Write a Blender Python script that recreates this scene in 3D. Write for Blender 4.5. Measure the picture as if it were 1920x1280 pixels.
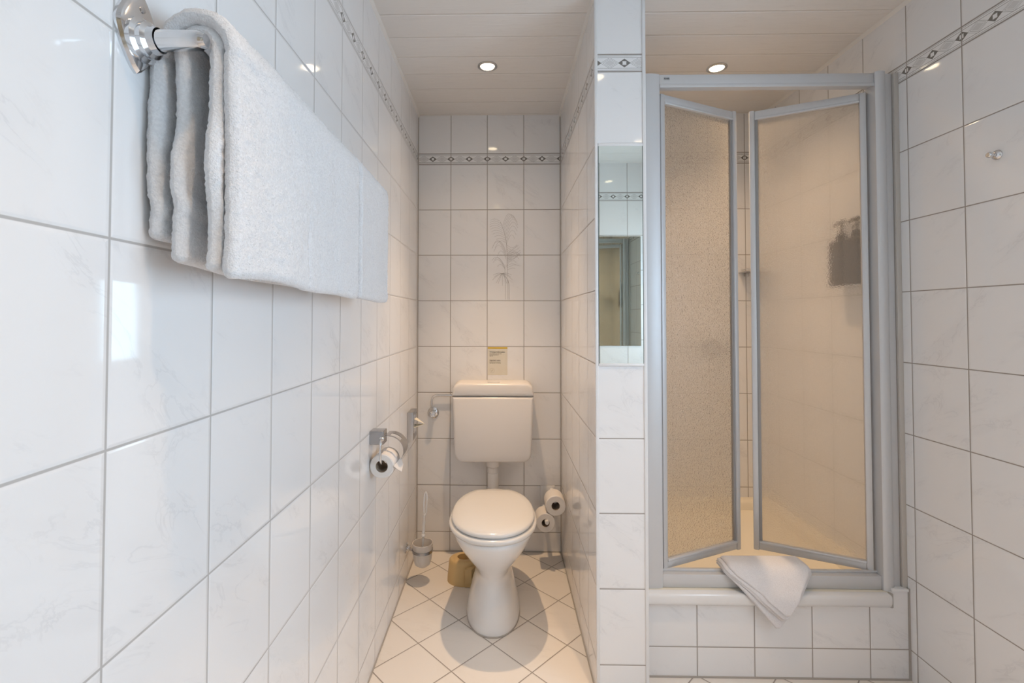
import bpy, bmesh, math, random
from math import sin, cos, pi, radians, sqrt
from mathutils import Vector, Matrix, noise

sc = bpy.context.scene
C = sc.collection
for o in list(bpy.data.objects):
    bpy.data.objects.remove(o)

# ------------------------------------------------------------------ camera
CAMZ = 1.2713
TH, PS, RO = 0.0226, -0.0174, 0.0009
r_ = Vector((cos(PS), -sin(PS), 0))
F_ = Vector((sin(PS)*cos(TH), cos(PS)*cos(TH), sin(TH)))
U_ = Vector((-sin(PS)*sin(TH), -cos(PS)*sin(TH), cos(TH)))
r2 = r_*cos(RO) + U_*sin(RO)
U2 = U_*cos(RO) - r_*sin(RO)
cd = bpy.data.cameras.new('camera')
cam = bpy.data.objects.new('camera', cd)
C.objects.link(cam)
mw = Matrix((r2, U2, -F_)).transposed().to_4x4()
mw.translation = Vector((0, 0, CAMZ))
cam.matrix_world = mw
cd.sensor_width = 36
cd.lens = 889.3243/1920*36
cd.shift_x = (960-926.893)/1920
cd.shift_y = (575.79-640)/1920
cd.clip_start = 0.01
sc.camera = cam

# ------------------------------------------------------------------ room numbers (metres)
XL, XR = -0.469, 1.4357          # left and right wall faces
YB, YR = 2.611, -0.19            # back and rear wall faces
ZC = 2.397                       # ceiling
PX0, PX1, PY = 0.3197, 0.4896, 1.6278   # partition between toilet niche and shower
RY = 1.7215                      # face of the tiled shower riser
Z0, ZT = 2.122, 2.183            # border strip: bottom and top
TW, THt = 0.202, 0.252           # tile pitch
WY0, WY1, WZ0, WZ1 = -0.10, 0.98, 0.95, 1.80   # window opening

# ------------------------------------------------------------------ world and light
w = bpy.data.worlds.new('sky')
sc.world = w
w.use_nodes = True
bg = w.node_tree.nodes['Background']
bg.inputs[0].default_value = (0.72, 0.86, 1.0, 1)
bg.inputs[1].default_value = 2.5

LAMPCOL = (1.0, 0.67, 0.395)
SPILL = 0.115
def area(name, loc, rot, sx, sy, power, col):
    l = bpy.data.lights.new(name, 'AREA')
    l.shape = 'RECTANGLE'; l.size = sx; l.size_y = sy
    l.energy = power; l.color = col
    o = bpy.data.objects.new(name, l); C.objects.link(o)
    o.location = loc; o.rotation_euler = rot
    return o
area('daylight', (XR+0.30, (WY0+WY1)/2, (WZ0+WZ1)/2+0.05), (0, radians(90), 0), 1.0, 1.2, 19.5, (0.53, 0.76, 1.0))

sc.view_settings.view_transform = 'Standard'
sc.view_settings.look = 'None'
sc.view_settings.gamma = 1
sc.view_settings.exposure = 0.40
sc.view_settings.use_curve_mapping = False

# ------------------------------------------------------------------ helpers
def mat(name, col, rough=0.4, metal=0.0, spec=0.5, coat=0.0):
    m = bpy.data.materials.new(name); m.use_nodes = True
    b = m.node_tree.nodes['Principled BSDF']
    b.inputs['Base Color'].default_value = (*col, 1)
    b.inputs['Roughness'].default_value = rough
    b.inputs['Metallic'].default_value = metal
    b.inputs['Specular IOR Level'].default_value = spec
    b.inputs['Coat Weight'].default_value = coat
    return m

class N:
    """small node-graph helper"""
    def __init__(s, m):
        s.m = m; s.nt = m.node_tree; s.b = s.nt.nodes.get('Principled BSDF')
    def new(s, t): return s.nt.nodes.new(t)
    def link(s, a, b): s.nt.links.new(a, b)
    def put(s, v, sock):
        if isinstance(v, (int, float, tuple)): sock.default_value = v
        else: s.link(v, sock)
    def M(s, op, a, b=None, c=None, clamp=False):
        n = s.new('ShaderNodeMath'); n.operation = op; n.use_clamp = clamp
        s.put(a, n.inputs[0])
        if b is not None: s.put(b, n.inputs[1])
        if c is not None: s.put(c, n.inputs[2])
        return n.outputs[0]
    def below(s, a, lim, soft):       # 1 where a < lim
        return s.M('SUBTRACT', 1.0, s.ss(a, lim-soft, lim+soft))
    def ss(s, a, lo, hi):
        n = s.new('ShaderNodeMapRange'); n.interpolation_type = 'SMOOTHSTEP'
        s.put(a, n.inputs[0]); n.inputs[1].default_value = lo; n.inputs[2].default_value = hi
        return n.outputs[0]
    def mix(s, f, a, b):
        n = s.new('ShaderNodeMix'); n.data_type = 'RGBA'
        s.put(f, n.inputs[0]); s.put(a, n.inputs[6]); s.put(b, n.inputs[7])
        return n.outputs[2]
    def pos(s):
        g = s.new('ShaderNodeNewGeometry'); x = s.new('ShaderNodeSeparateXYZ')
        s.link(g.outputs['Position'], x.inputs[0])
        return x.outputs, g.outputs['Position']
    def xyz(s, a, b, c):
        n = s.new('ShaderNodeCombineXYZ')
        s.put(a, n.inputs[0]); s.put(b, n.inputs[1]); s.put(c, n.inputs[2])
        return n.outputs[0]
    def noise(s, v, scale, detail=3, rough=.5, dist=0):
        n = s.new('ShaderNodeTexNoise')
        s.put(v, n.inputs['Vector']); n.inputs['Scale'].default_value = scale
        n.inputs['Detail'].default_value = detail; n.inputs['Roughness'].default_value = rough
        n.inputs['Distortion'].default_value = dist
        return n.outputs[0]
    def bump(s, h, dist, strength=1.0):
        n = s.new('ShaderNodeBump'); n.inputs['Distance'].default_value = dist
        n.inputs['Strength'].default_value = strength
        s.put(h, n.inputs['Height']); s.link(n.outputs[0], s.b.inputs['Normal'])
        return n.outputs[0]

GROUT = (0.33, 0.295, 0.265, 1)
GROUT_LIT = (0.50, 0.485, 0.47, 1)  # left wall joints: same grout, daylight and gloss painted in as a lighter colour
TILE = (0.865, 0.86, 0.86, 1)
def tile_mat(name, axis, off, g=0.0034, floor=False, tile=TILE, joint=GROUT):
    m = mat(name, tile[:3], 0.07)
    n = N(m); P, pv = n.pos()
    if floor:
        k = 1/sqrt(2)
        u = n.M('DIVIDE', n.M('MULTIPLY', n.M('ADD', n.M('SUBTRACT', P[0], -0.184), n.M('SUBTRACT', P[1], 2.024)), k), 0.2055)
        v = n.M('DIVIDE', n.M('MULTIPLY', n.M('SUBTRACT', n.M('SUBTRACT', P[1], 2.024), n.M('SUBTRACT', P[0], -0.184)), k), 0.2055)
        pu = pvv = 0.2055
        fv = n.M('FRACT', v); fu = n.M('FRACT', u)
        row = n.M('FLOOR', v)
    else:
        u = n.M('DIVIDE', n.M('SUBTRACT', P[axis], off), TW)
        z = P[2]
        pu, pvv = TW, THt
        fu = n.M('FRACT', u)
        v = n.M('DIVIDE', n.M('SUBTRACT', Z0, z), THt)
        row = n.M('FLOOR', v); fv = n.M('FRACT', v)
    du = n.M('MULTIPLY', n.M('MINIMUM', fu, n.M('SUBTRACT', 1.0, fu)), pu)
    dv = n.M('MULTIPLY', n.M('MINIMUM', fv, n.M('SUBTRACT', 1.0, fv)), pvv)
    if not floor:
        # upper row above the border has its own joint at ZT only
        above = n.M('GREATER_THAN', z, Z0+0.004)
        dtop = n.M('ABSOLUTE', n.M('SUBTRACT', z, ZT))
        dv = n.M('ADD', n.M('MULTIPLY', dv, n.M('SUBTRACT', 1.0, above)), n.M('MULTIPLY', dtop, above))
    d = n.M('MINIMUM', du, dv)
    grout = n.below(d, g/2, 0.0006)
    # marbling, shifted per tile
    rnd = n.new('ShaderNodeTexWhiteNoise')
    n.link(n.xyz(n.M('FLOOR', u), row, 0.0), rnd.inputs['Vector'])
    off_v = n.new('ShaderNodeVectorMath'); off_v.operation = 'MULTIPLY_ADD'
    n.link(rnd.outputs['Color'], off_v.inputs[0]); off_v.inputs[1].default_value = (7, 7, 7)
    loc = n.xyz(n.M('MULTIPLY', fu, pu), n.M('MULTIPLY', fv, pvv*(1 if not floor else 1)), 0.0)
    rot = n.new('ShaderNodeVectorRotate'); rot.inputs['Angle'].default_value = radians(-35)
    n.link(loc, rot.inputs['Vector'])
    sc_ = n.new('ShaderNodeVectorMath'); sc_.operation = 'MULTIPLY'
    n.link(rot.outputs[0], sc_.inputs[0]); sc_.inputs[1].default_value = (1.0, 2.4, 1) if not floor else (3.5, 1.0, 1)
    n.link(sc_.outputs[0], off_v.inputs[2])
    a = n.noise(off_v.outputs[0], 7, 5, .6, 1.2)
    vein = n.M('SUBTRACT', 1.0, n.ss(n.M('ABSOLUTE', n.M('SUBTRACT', a, 0.5)), 0.0, 0.035))
    cloud = n.noise(off_v.outputs[0], 4, 3, .5, .5)
    patch = n.ss(cloud, .5, .68)
    vmask = n.M('MULTIPLY', n.M('MULTIPLY', vein, patch), 0.22)
    vmask = n.M('ADD', vmask, n.M('MULTIPLY', n.ss(cloud, .52, .8), .16), clamp=True)
    veincol = (0.60, 0.60, 0.615, 1) if not floor else (0.66, 0.60, 0.54, 1)
    col = n.mix(vmask, tile, veincol)
    if not floor:
        # printed border strip
        wv = n.M('DIVIDE', n.M('SUBTRACT', z, (Z0+ZT)/2), (ZT-Z0)/2)
        aw = n.M('ABSOLUTE', wv)
        inb = n.below(aw, 0.99, 0.005)
        def line(c, hw): return n.below(n.M('ABSOLUTE', n.M('SUBTRACT', aw, c)), hw, hw*.4)
        inner = n.below(aw, 0.60, 0.01)
        lines = n.M('MAXIMUM', line(0.60, 0.028), n.M('MAXIMUM', line(0.80, 0.022), line(0.93, 0.03)))
        # distance to dark diamond centres (u = .5 and the two joints) in metres
        f2 = n.M('FRACT', n.M('MULTIPLY', u, 2.0))
        dd = n.M('MULTIPLY', n.M('MINIMUM', f2, n.M('SUBTRACT', 1.0, f2)), TW/2)      # metres
        dl = n.M('SUBTRACT', TW/4, dd)
        ez = n.M('MULTIPLY', aw, (ZT-Z0)/2)
        dark = n.M('ADD', n.M('DIVIDE', dd, 0.0215), n.M('DIVIDE', ez, 0.0155))
        hole = n.M('MAXIMUM', dd, ez)
        darkm = n.M('MULTIPLY', n.below(dark, 1.0, 0.04), n.ss(hole, 0.0055, 0.0075))
        light = n.M('ADD', n.M('DIVIDE', dl, 0.030), n.M('DIVIDE', ez, 0.0183))
        lightm = n.M('MULTIPLY', n.below(light, 0.62, 0.03), inner)
        edge = n.M('MULTIPLY', n.below(n.M('ABSOLUTE', n.M('SUBTRACT', light, 0.80)), 0.035, 0.02), inner)
        edge2 = n.M('MULTIPLY', n.below(n.M('ABSOLUTE', n.M('SUBTRACT', light, 1.05)), 0.035, 0.02), inner)
        col = n.mix(n.M('MULTIPLY', inb, n.M('MULTIPLY', lightm, .5)), col, (0.50, 0.49, 0.48, 1))
        ln = n.M('MAXIMUM', lines, n.M('MAXIMUM', edge, edge2))
        col = n.mix(n.M('MULTIPLY', n.M('MULTIPLY', ln, inb), .8), col, (0.25, 0.235, 0.22, 1))
        col = n.mix(n.M('MULTIPLY', darkm, inb), col, (0.20, 0.185, 0.17, 1))
    col = n.mix(grout, col, joint)
    n.link(col, n.b.inputs['Base Color'])
    n.put(n.M('ADD', n.M('MULTIPLY', grout, .6), 0.06 if not floor else 0.22), n.b.inputs['Roughness'])
    # relief: joints recessed, glaze very slightly wavy and rounded at the tile edge
    pillow = n.ss(d, 0.0012, 0.006)
    wavy = n.noise(off_v.outputs[0], 3.0, 1, .4)
    h = n.M('ADD', n.M('MULTIPLY', pillow, 0.0007), n.M('MULTIPLY', wavy, 0.0009))
    n.bump(h, 1.0, 1.0)
    return m

def obj(name, bm, m=None, parent=None, smooth=True, angle=40):
    me = bpy.data.meshes.new(name)
    bmesh.ops.recalc_face_normals(bm, faces=bm.faces)
    bm.to_mesh(me); bm.free()
    o = bpy.data.objects.new(name, me); C.objects.link(o)
    if m: me.materials.append(m)
    if parent: o.parent = parent
    if smooth:
        for p in me.polygons: p.use_smooth = True
        try:
            me.set_sharp_from_angle(angle=radians(angle))
        except Exception: pass
    return o

def tag(o, label, cat, group=None, kind=None):
    o['label'] = label; o['category'] = cat
    if group: o['group'] = group
    if kind: o['kind'] = kind
    return o

def struct(o, label=None):
    o['kind'] = 'structure'
    if label: o['label'] = label
    return o

def thing(name, label, cat, loc=(0, 0, 0), group=None):
    o = bpy.data.objects.new(name, None); C.objects.link(o)
    o.empty_display_size = .05
    o.location = loc
    return tag(o, label, cat, group)

def part(name, bm, m, root, **k):
    """mesh given in world coordinates, parented to root keeping its place"""
    off = root.location
    bmesh.ops.translate(bm, vec=-Vector(off), verts=bm.verts)
    return obj(name, bm, m, root, **k)

def sub(name, bm, m, parent, root, **k):
    return part2(name, bm, m, parent, root, **k)
def part2(name, bm, m, parent, root, **k):
    bmesh.ops.translate(bm, vec=-Vector(root.location), verts=bm.verts)
    return obj(name, bm, m, parent, **k)

def add_box(bm, x0, x1, y0, y1, z0, z1, bev=0, seg=2):
    r = bmesh.ops.create_cube(bm, size=1)
    vs = r['verts']
    for v in vs:
        v.co = Vector((x0+(v.co.x+.5)*(x1-x0), y0+(v.co.y+.5)*(y1-y0), z0+(v.co.z+.5)*(z1-z0)))
    if bev:
        es = list({e for v in vs for e in v.link_edges})
        bmesh.ops.bevel(bm, geom=es, offset=bev, segments=seg, affect='EDGES', profile=.5)
    return bm
def box(*a, **k):
    return add_box(bmesh.new(), *a, **k)

def frame_from(d):
    d = d.normalized()
    a = Vector((0, 0, 1)) if abs(d.z) < .9 else Vector((1, 0, 0))
    x = d.cross(a).normalized(); y = d.cross(x).normalized()
    return x, y
def add_tube(bm, pts, rad, n=14, caps=True, squash=1.0):
    pts = [Vector(p) for p in pts]
    R = rad if isinstance(rad, (list, tuple)) else [rad]*len(pts)
    rings = []
    d0 = (pts[1]-pts[0]).normalized()
    x, y = frame_from(d0)
    for i, p in enumerate(pts):
        if i == 0: d = pts[1]-pts[0]
        elif i == len(pts)-1: d = pts[-1]-pts[-2]
        else: d = (pts[i+1]-pts[i]).normalized()+(pts[i]-pts[i-1]).normalized()
        d.normalize()
        x = (x-d*x.dot(d)).normalized(); y = d.cross(x)
        rings.append([bm.verts.new(p+(x*cos(2*pi*k/n)+y*sin(2*pi*k/n)*squash)*R[i]) for k in range(n)])
    for a, b in zip(rings, rings[1:]):
        for k in range(n):
            bm.faces.new((a[k], a[(k+1) % n], b[(k+1) % n], b[k]))
    if caps:
        bm.faces.new(rings[0][::-1]); bm.faces.new(rings[-1])
    return bm
def tube(*a, **k): return add_tube(bmesh.new(), *a, **k)

def add_lathe(bm, prof, origin, axis, n=32, close=False):
    """prof: list of (radius, distance along axis)"""
    axis = Vector(axis).normalized(); x, y = frame_from(axis); o = Vector(origin)
    rings = []
    for r, h in prof:
        if r < 1e-6: rings.append([bm.verts.new(o+axis*h)])
        else: rings.append([bm.verts.new(o+axis*h+(x*cos(2*pi*k/n)+y*sin(2*pi*k/n))*r) for k in range(n)])
    pairs = list(zip(rings, rings[1:]))
    if close: pairs.append((rings[-1], rings[0]))
    for a, b in pairs:
        if len(a) == 1 and len(b) == 1: continue
        for k in range(n):
            k2 = (k+1) % n
            if len(a) == 1: bm.faces.new((a[0], b[k2], b[k]))
            elif len(b) == 1: bm.faces.new((a[k], a[k2], b[0]))
            else: bm.faces.new((a[k], a[k2], b[k2], b[k]))
    return bm
def lathe(*a, **k): return add_lathe(bmesh.new(), *a, **k)

def add_loft(bm, rings, cap0=True, cap1=True, closed=True):
    R = [[bm.verts.new(p) for p in ring] for ring in rings]
    n = len(R[0])
    for a, b in zip(R, R[1:]):
        for k in range(n if closed else n-1):
            k2 = (k+1) % n
            bm.faces.new((a[k], a[k2], b[k2], b[k]))
    if cap0: bm.faces.new(R[0][::-1])
    if cap1: bm.faces.new(R[-1])
    return bm
def loft(*a, **k): return add_loft(bmesh.new(), *a, **k)

def add_prism(bm, poly, z0, z1, bev=0):
    """poly: list of (x,y)"""
    lo = [bm.verts.new((x, y, z0)) for x, y in poly]
    hi = [bm.verts.new((x, y, z1)) for x, y in poly]
    n = len(poly)
    f = [bm.faces.new(lo[::-1]), bm.faces.new(hi)]
    for k in range(n): f.append(bm.faces.new((lo[k], lo[(k+1) % n], hi[(k+1) % n], hi[k])))
    if bev:
        es = [e for e in f[0].edges]+[e for e in f[1].edges]
        bmesh.ops.bevel(bm, geom=es, offset=bev, segments=3, affect='EDGES', profile=.5)
    return bm

def text_mesh(name, s, size, loc, m, parent, root, rot=(pi/2, 0, 0), bold=0.0):
    cu = bpy.data.curves.new(name, 'FONT'); cu.body = s; cu.size = size
    cu.offset = bold; cu.extrude = 0.00015
    t = bpy.data.objects.new(name, cu); C.objects.link(t)
    bpy.context.view_layer.update()
    dg = bpy.context.evaluated_depsgraph_get()
    me = bpy.data.meshes.new_from_object(t.evaluated_get(dg))
    bpy.data.objects.remove(t)
    me.materials.clear(); me.materials.append(m)
    o = bpy.data.objects.new(name, me); C.objects.link(o)
    o.parent = parent; o.location = Vector(loc)-Vector(root.location); o.rotation_euler = rot
    return o

# ------------------------------------------------------------------ materials
M_back = tile_mat('tile back', 0, -0.2869)
M_backsh = M_back
M_left = tile_mat('tile left', 1, 0.5559, joint=GROUT_LIT)
M_right = tile_mat('tile right', 1, 1.4902)
M_nicheR = tile_mat('tile niche right', 1, 1.995)
M_pillar = tile_mat('tile pillar front', 0, PX0)
M_riser = tile_mat('tile riser', 0, 0.6909)
M_rear = tile_mat('tile rear', 0, 0.903)
M_floor = tile_mat('tile floor', 0, 0, g=0.0042, floor=True, tile=(0.83, 0.79, 0.74, 1))

M_ceram = mat('sanitary ceramic', (0.83, 0.82, 0.81), 0.12, coat=.3)
M_seat = mat('seat plastic', (0.76, 0.745, 0.72), 0.16)
M_cist = mat('cistern plastic', (0.78, 0.755, 0.735), 0.24)
M_chrome = mat('chrome', (0.72, 0.72, 0.73), 0.12, 1.0)
M_satin = mat('satin steel', (0.55, 0.55, 0.56), 0.3, 1.0)
M_dull = mat('dull chrome', (0.42, 0.42, 0.43), 0.22, 1.0)
M_dark = mat('black print', (0.02, 0.02, 0.02), 0.6)
M_brown = mat('brown print', (0.12, 0.09, 0.06), 0.7)
M_white = mat('white plastic', (0.82, 0.82, 0.82), 0.3)
M_cream = mat('cream tray acrylic', (0.83, 0.77, 0.64), 0.16)
M_card = mat('cardboard core', (0.36, 0.29, 0.22), 0.9)
M_beige = mat('beige plastic', (0.66, 0.47, 0.22), 0.45)
M_sil = mat('silicone joint', (0.42, 0.39, 0.355), 0.5)
M_frost = mat('frosted cup glass', (0.80, 0.76, 0.72), 0.35)
M_frost.node_tree.nodes['Principled BSDF'].inputs['Transmission Weight'].default_value = 0.1
M_paint = mat('white window paint', (0.8, 0.8, 0.8), 0.35)
M_wood = mat('varnished wood', (0.55, 0.36, 0.12), 0.4)
M_mirror = mat('mirror silver', (0.80, 0.86, 0.82), 0.003, 1.0)
M_medge = mat('mirror edge', (0.10, 0.14, 0.13), 0.3)
M_bottle = mat('dark grey bottle', (0.035, 0.032, 0.032), 0.35)

# paper
M_paper = mat('tissue paper', (0.83, 0.80, 0.77), 0.9)
n = N(M_paper); P, pv = n.pos(); n.bump(n.noise(pv, 500, 2), 0.0006, .5)

# aluminium
M_alu = mat('satin aluminium', (0.66, 0.665, 0.675), 0.5, 0.35)
n = N(M_alu); P, pv = n.pos()
n.put(n.M('ADD', n.M('MULTIPLY', n.noise(pv, 30, 2), .1), .46), n.b.inputs['Roughness'])
M_alu2 = mat('wall profile', (0.60, 0.565, 0.52), 0.45, 0.2)

# towel
def terry(name, col, s=1.0):
    m = mat(name, col, 0.95, spec=.15)
    n = N(m); P, pv = n.pos()
    n.b.inputs['Sheen Weight'].default_value = .35
    n.b.inputs['Sheen Roughness'].default_value = .5
    vo = n.new('ShaderNodeTexVoronoi'); n.link(pv, vo.inputs['Vector']); vo.inputs['Scale'].default_value = 420*s
    a = n.noise(pv, 260*s, 4, .65)
    b = n.noise(pv, 45*s, 3, .5)
    h = n.M('ADD', n.M('MULTIPLY', vo.outputs[0], .6), n.M('ADD', a, n.M('MULTIPLY', b, 1.0)))
    n.bump(h, 0.0022, .55)
    col2 = tuple(c*.90 for c in col)
    n.link(n.mix(n.ss(a, .35, .65), (*col2, 1), (*col, 1)), n.b.inputs['Base Color'])
    return m
M_towel = terry('terry cotton', (0.84, 0.835, 0.845))
M_cloth = terry('flat cotton', (0.84, 0.82, 0.83), 1.6)

# ceiling planks
M_ceil = mat('white ceiling boards', (0.82, 0.79, 0.755), 0.42)
n = N(M_ceil); P, pv = n.pos()
fy = n.M('FRACT', n.M('DIVIDE', n.M('SUBTRACT', P[1], 1.734), 0.1435))
dy = n.M('MULTIPLY', n.M('MINIMUM', fy, n.M('SUBTRACT', 1.0, fy)), 0.1435)
seam = n.below(dy, 0.0022, 0.0015)
brd = n.M('FLOOR', n.M('DIVIDE', n.M('SUBTRACT', P[1], 1.734), 0.1435))
gv = n.xyz(n.M('ADD', n.M('MULTIPLY', P[0], .12), n.M('MULTIPLY', brd, 3.7)), P[1], 0.0)
grain = n.noise(gv, 60, 4, .6, .8)
crack = n.ss(grain, .60, .66)
col = n.mix(n.M('MULTIPLY', crack, .12), (0.82, 0.79, 0.755, 1), (0.62, 0.57, 0.52, 1))
col = n.mix(n.M('MULTIPLY', seam, .6), col, (0.86, 0.83, 0.79, 1))
n.link(col, n.b.inputs['Base Color'])
n.bump(n.M('ADD', n.M('MULTIPLY', n.ss(dy, .0, .006), 1.0), n.M('MULTIPLY', grain, .35)), 0.0022, 1)

# droplet-textured shower glass (light passes, view is broken up by the relief)
def glass_mat(name, bumpy):
    m = bpy.data.materials.new(name); m.use_nodes = True
    n = N(m); nt = m.node_tree; nt.nodes.remove(n.b)
    out = nt.nodes['Material Output']
    P, pv = n.pos()
    tr = n.new('ShaderNodeBsdfTransparent'); tr.inputs[0].default_value = (0.97, 0.96, 0.94, 1)
    rf = n.new('ShaderNodeBsdfRefraction'); rf.inputs['IOR'].default_value = 1.12
    rf.inputs['Roughness'].default_value = 0.07; rf.inputs['Color'].default_value = (0.97, 0.96, 0.94, 1)
    gl = n.new('ShaderNodeBsdfGlossy'); gl.inputs['Roughness'].default_value = 0.12
    tl = n.new('ShaderNodeBsdfTranslucent'); tl.inputs[0].default_value = (0.80, 0.78, 0.74, 1)
    vo = n.new('ShaderNodeTexVoronoi'); n.link(pv, vo.inputs['Vector']); vo.inputs['Scale'].default_value = 240
    vo.feature = 'SMOOTH_F1'
    bp = n.new('ShaderNodeBump'); bp.inputs['Distance'].default_value = 0.004; bp.inputs['Strength'].default_value = bumpy
    n.link(vo.outputs[0], bp.inputs['Height'])
    for b in (rf, gl, tl): n.link(bp.outputs[0], b.inputs['Normal'])
    def mx(f, a, b):
        k = n.new('ShaderNodeMixShader'); k.inputs[0].default_value = f
        n.link(a, k.inputs[1]); n.link(b, k.inputs[2]); return k.outputs[0]
    a = mx(.55, tr.outputs[0], rf.outputs[0])
    a = mx(.20, a, tl.outputs[0])
    a = mx(.05, a, gl.outputs[0])
    n.link(a, out.inputs[0])
    return m
M_glass = glass_mat('droplet glass', .8)
M_pane = bpy.data.materials.new('window glass'); M_pane.use_nodes = True
n = N(M_pane); nt = M_pane.node_tree; nt.nodes.remove(n.b)
tr = n.new('ShaderNodeBsdfTransparent'); gl = n.new('ShaderNodeBsdfGlossy'); gl.inputs['Roughness'].default_value = .02
k = n.new('ShaderNodeMixShader'); k.inputs[0].default_value = .06
n.link(tr.outputs[0], k.inputs[1]); n.link(gl.outputs[0], k.inputs[2]); n.link(k.outputs[0], nt.nodes['Material Output'].inputs[0])

M_lamp = bpy.data.materials.new('lit lamp face'); M_lamp.use_nodes = True
b = M_lamp.node_tree.nodes['Principled BSDF']
b.inputs['Base Color'].default_value = (1, .9, .7, 1)
b.inputs['Emission Color'].default_value = (1, .80, .52, 1)
b.inputs['Emission Strength'].default_value = 14

# ------------------------------------------------------------------ room shell
T = 0.10
struct(obj('floor', box(XL-T, XR+T, YR-T, YB+T, -T, 0), M_floor, smooth=False))
struct(obj('ceiling', box(XL-T, XR+T, YR-T, YB+T, ZC, ZC+T), M_ceil, smooth=False))
struct(obj('wall_left', box(XL-T, XL, YR-T, YB+T, 0, ZC), M_left, smooth=False))
wall_back = struct(obj('wall_back', box(XL, XR, YB, YB+T, 0, ZC), M_back, smooth=False))
struct(obj('wall_rear', box(XL, XR, YR-T, YR, 0, ZC), M_rear, smooth=False))
bm = bmesh.new()
add_box(bm, XR, XR+T, WY1, YB+T, 0, ZC)
add_box(bm, XR, XR+T, YR-T, WY0, 0, ZC)
add_box(bm, XR, XR+T, WY0, WY1, 0, WZ0)
add_box(bm, XR, XR+T, WY0, WY1, WZ1, ZC)
struct(obj('wall_right', bm, M_right, smooth=False))
# partition: front face and niche side have different joint grids
bm = box(PX0, PX1, PY, YB, 0, ZC)
o = obj('wall_partition', bm, M_pillar, smooth=False)
o.data.materials.append(M_nicheR)
for p in o.data.polygons:
    if abs(p.normal.x) > .5: p.material_index = 1
struct(o)
bm = box(PX1, XR, RY, RY+.06, 0, 0.262)
add_box(bm, 1.366, XR, RY-.0001, RY+.0004, .262, .308)
struct(obj('wall_riser', bm, M_riser, smooth=False))

# window in the right wall (behind the camera's field of view, seen in the mirrors)
o = struct(obj('window_1', box(XR+.075, XR+.079, WY0+.05, WY1-.05, WZ0+.05, WZ1-.05), M_pane, smooth=False))
bm = bmesh.new()
x0, x1 = XR+.055, XR+.095
add_box(bm, x0, x1, WY0, WY0+.05, WZ0, WZ1, bev=.004); add_box(bm, x0, x1, WY1-.05, WY1, WZ0, WZ1, bev=.004)
add_box(bm, x0, x1, WY0+.05, WY1-.05, WZ0, WZ0+.05, bev=.004); add_box(bm, x0, x1, WY0+.05, WY1-.05, WZ1-.05, WZ1, bev=.004)
add_box(bm, x0, x1, .42, .46, WZ0+.05, WZ1-.05, bev=.004)
obj('window_frame', bm, M_paint, o)

# white corner profiles of the partition, strips above and below its mirror, ceiling cove
def strut(name, bm, m): return struct(obj(name, bm, m))
strut('trim_1', box(PX0-.003, PX0+.008, PY-.004, PY+.006, 0, ZC, bev=.0025), M_white)
strut('trim_2', box(PX1-.009, PX1+.003, PY-.004, PY+.006, 0, ZC, bev=.0025), M_white)
strut('trim_3', box(PX0+.008, PX1-.009, PY-.006, PY+.004, 1.862, 1.872, bev=.002), M_white)
strut('trim_4', box(PX0+.008, PX1-.009, PY-.006, PY+.004, 1.108, 1.117, bev=.002), M_white)
M_cove = mat('ceiling cove paint', (0.80, 0.77, 0.73), .5)
def cove(name, p0, p1, d):
    # thin quarter-round bead running along the ceiling edge
    p0 = Vector(p0); p1 = Vector(p1); d = Vector(d)
    prof = [Vector((0, 0, 0)), d*.010, d*.007+Vector((0, 0, -.006)), Vector((0, 0, -.012))]
    return strut(name, loft([[p0+q for q in prof], [p1+q for q in prof]]), M_cove)
cove('trim_5', (XL, YR, ZC), (XL, YB, ZC), (1, 0, 0))
cove('trim_6', (PX0, PY, ZC), (PX0, YB, ZC), (-1, 0, 0))
cove('trim_7', (XR, YR, ZC), (XR, YB, ZC), (-1, 0, 0))
# grey silicone joints in the corners
strut('trim_8', box(XL, XL+.004, YB-.004, YB, 0, ZC-.012), M_sil)
strut('trim_9', box(PX0-.004, PX0, YB-.004, YB, 0, ZC-.012), M_sil)
strut('trim_10', box(XR-.006, XR, RY-.004, RY, 0, .318), M_sil)
strut('trim_11', box(XL, PX0, YB-.004, YB, 0, .005), M_sil)
strut('trim_12', box(XL, XL+.004, YR, YB-.004, 0, .005), M_sil)
strut('trim_13', box(PX0-.004, PX0, PY, YB-.004, 0, .005), M_sil)
strut('trim_14', box(PX1, XR-.006, RY-.004, RY, 0, .005), M_sil)

# engraved palm motif on two tiles of the back wall
M_palm = mat('palm print', (0.42, 0.39, 0.36), .5)
bm = bmesh.new()
def pp(x, y):      # drawing coordinates (0..1 across the tile, 0..1 down both tiles)
    return Vector((-0.083+x*.196, YB-.0004, 1.866-y*.500))
def stroke(pts, r=.0006):
    add_tube(bm, [pp(*p) for p in pts], r, n=5)
def frond(p, q, sag, cnt, ln, side=1, droop=.04):
    for i in range(cnt):
        t = i/(cnt-1)
        cx = p[0]+(q[0]-p[0])*t; cy = p[1]+(q[1]-p[1])*t
        L = ln*(.55+.45*sin(pi*(t*.8+.15)))
        pts = []
        for j in range(6):
            s = j/5
            pts.append((cx+side*L*s, cy-sag*L*sin(pi*s*.75)+droop*s*s))
        stroke(pts, .00045)
stroke([(.36, .13), (.42, .19), (.47, .25), (.51, .31), (.53, .37), (.545, .46), (.55, .54), (.545, .63)], .0008)
frond((.34, .12), (.52, .36), .12, 10, .34, -1, .012)
frond((.42, .17), (.53, .38), .5, 9, .38, 1, .02)
frond((.53, .38), (.55, .52), -.15, 7, .40, 1, -.03)
stroke([(.55, .50), (.62, .46), (.72, .43), (.86, .39)], .0006)
frond((.52, .46), (.52, .54), .45, 5, .40, -1, .05)
frond((.55, .52), (.56, .60), .25, 5, .38, 1, .02)
frond((.46, .60), (.50, .66), .3, 4, .36, -1, .01)
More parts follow.
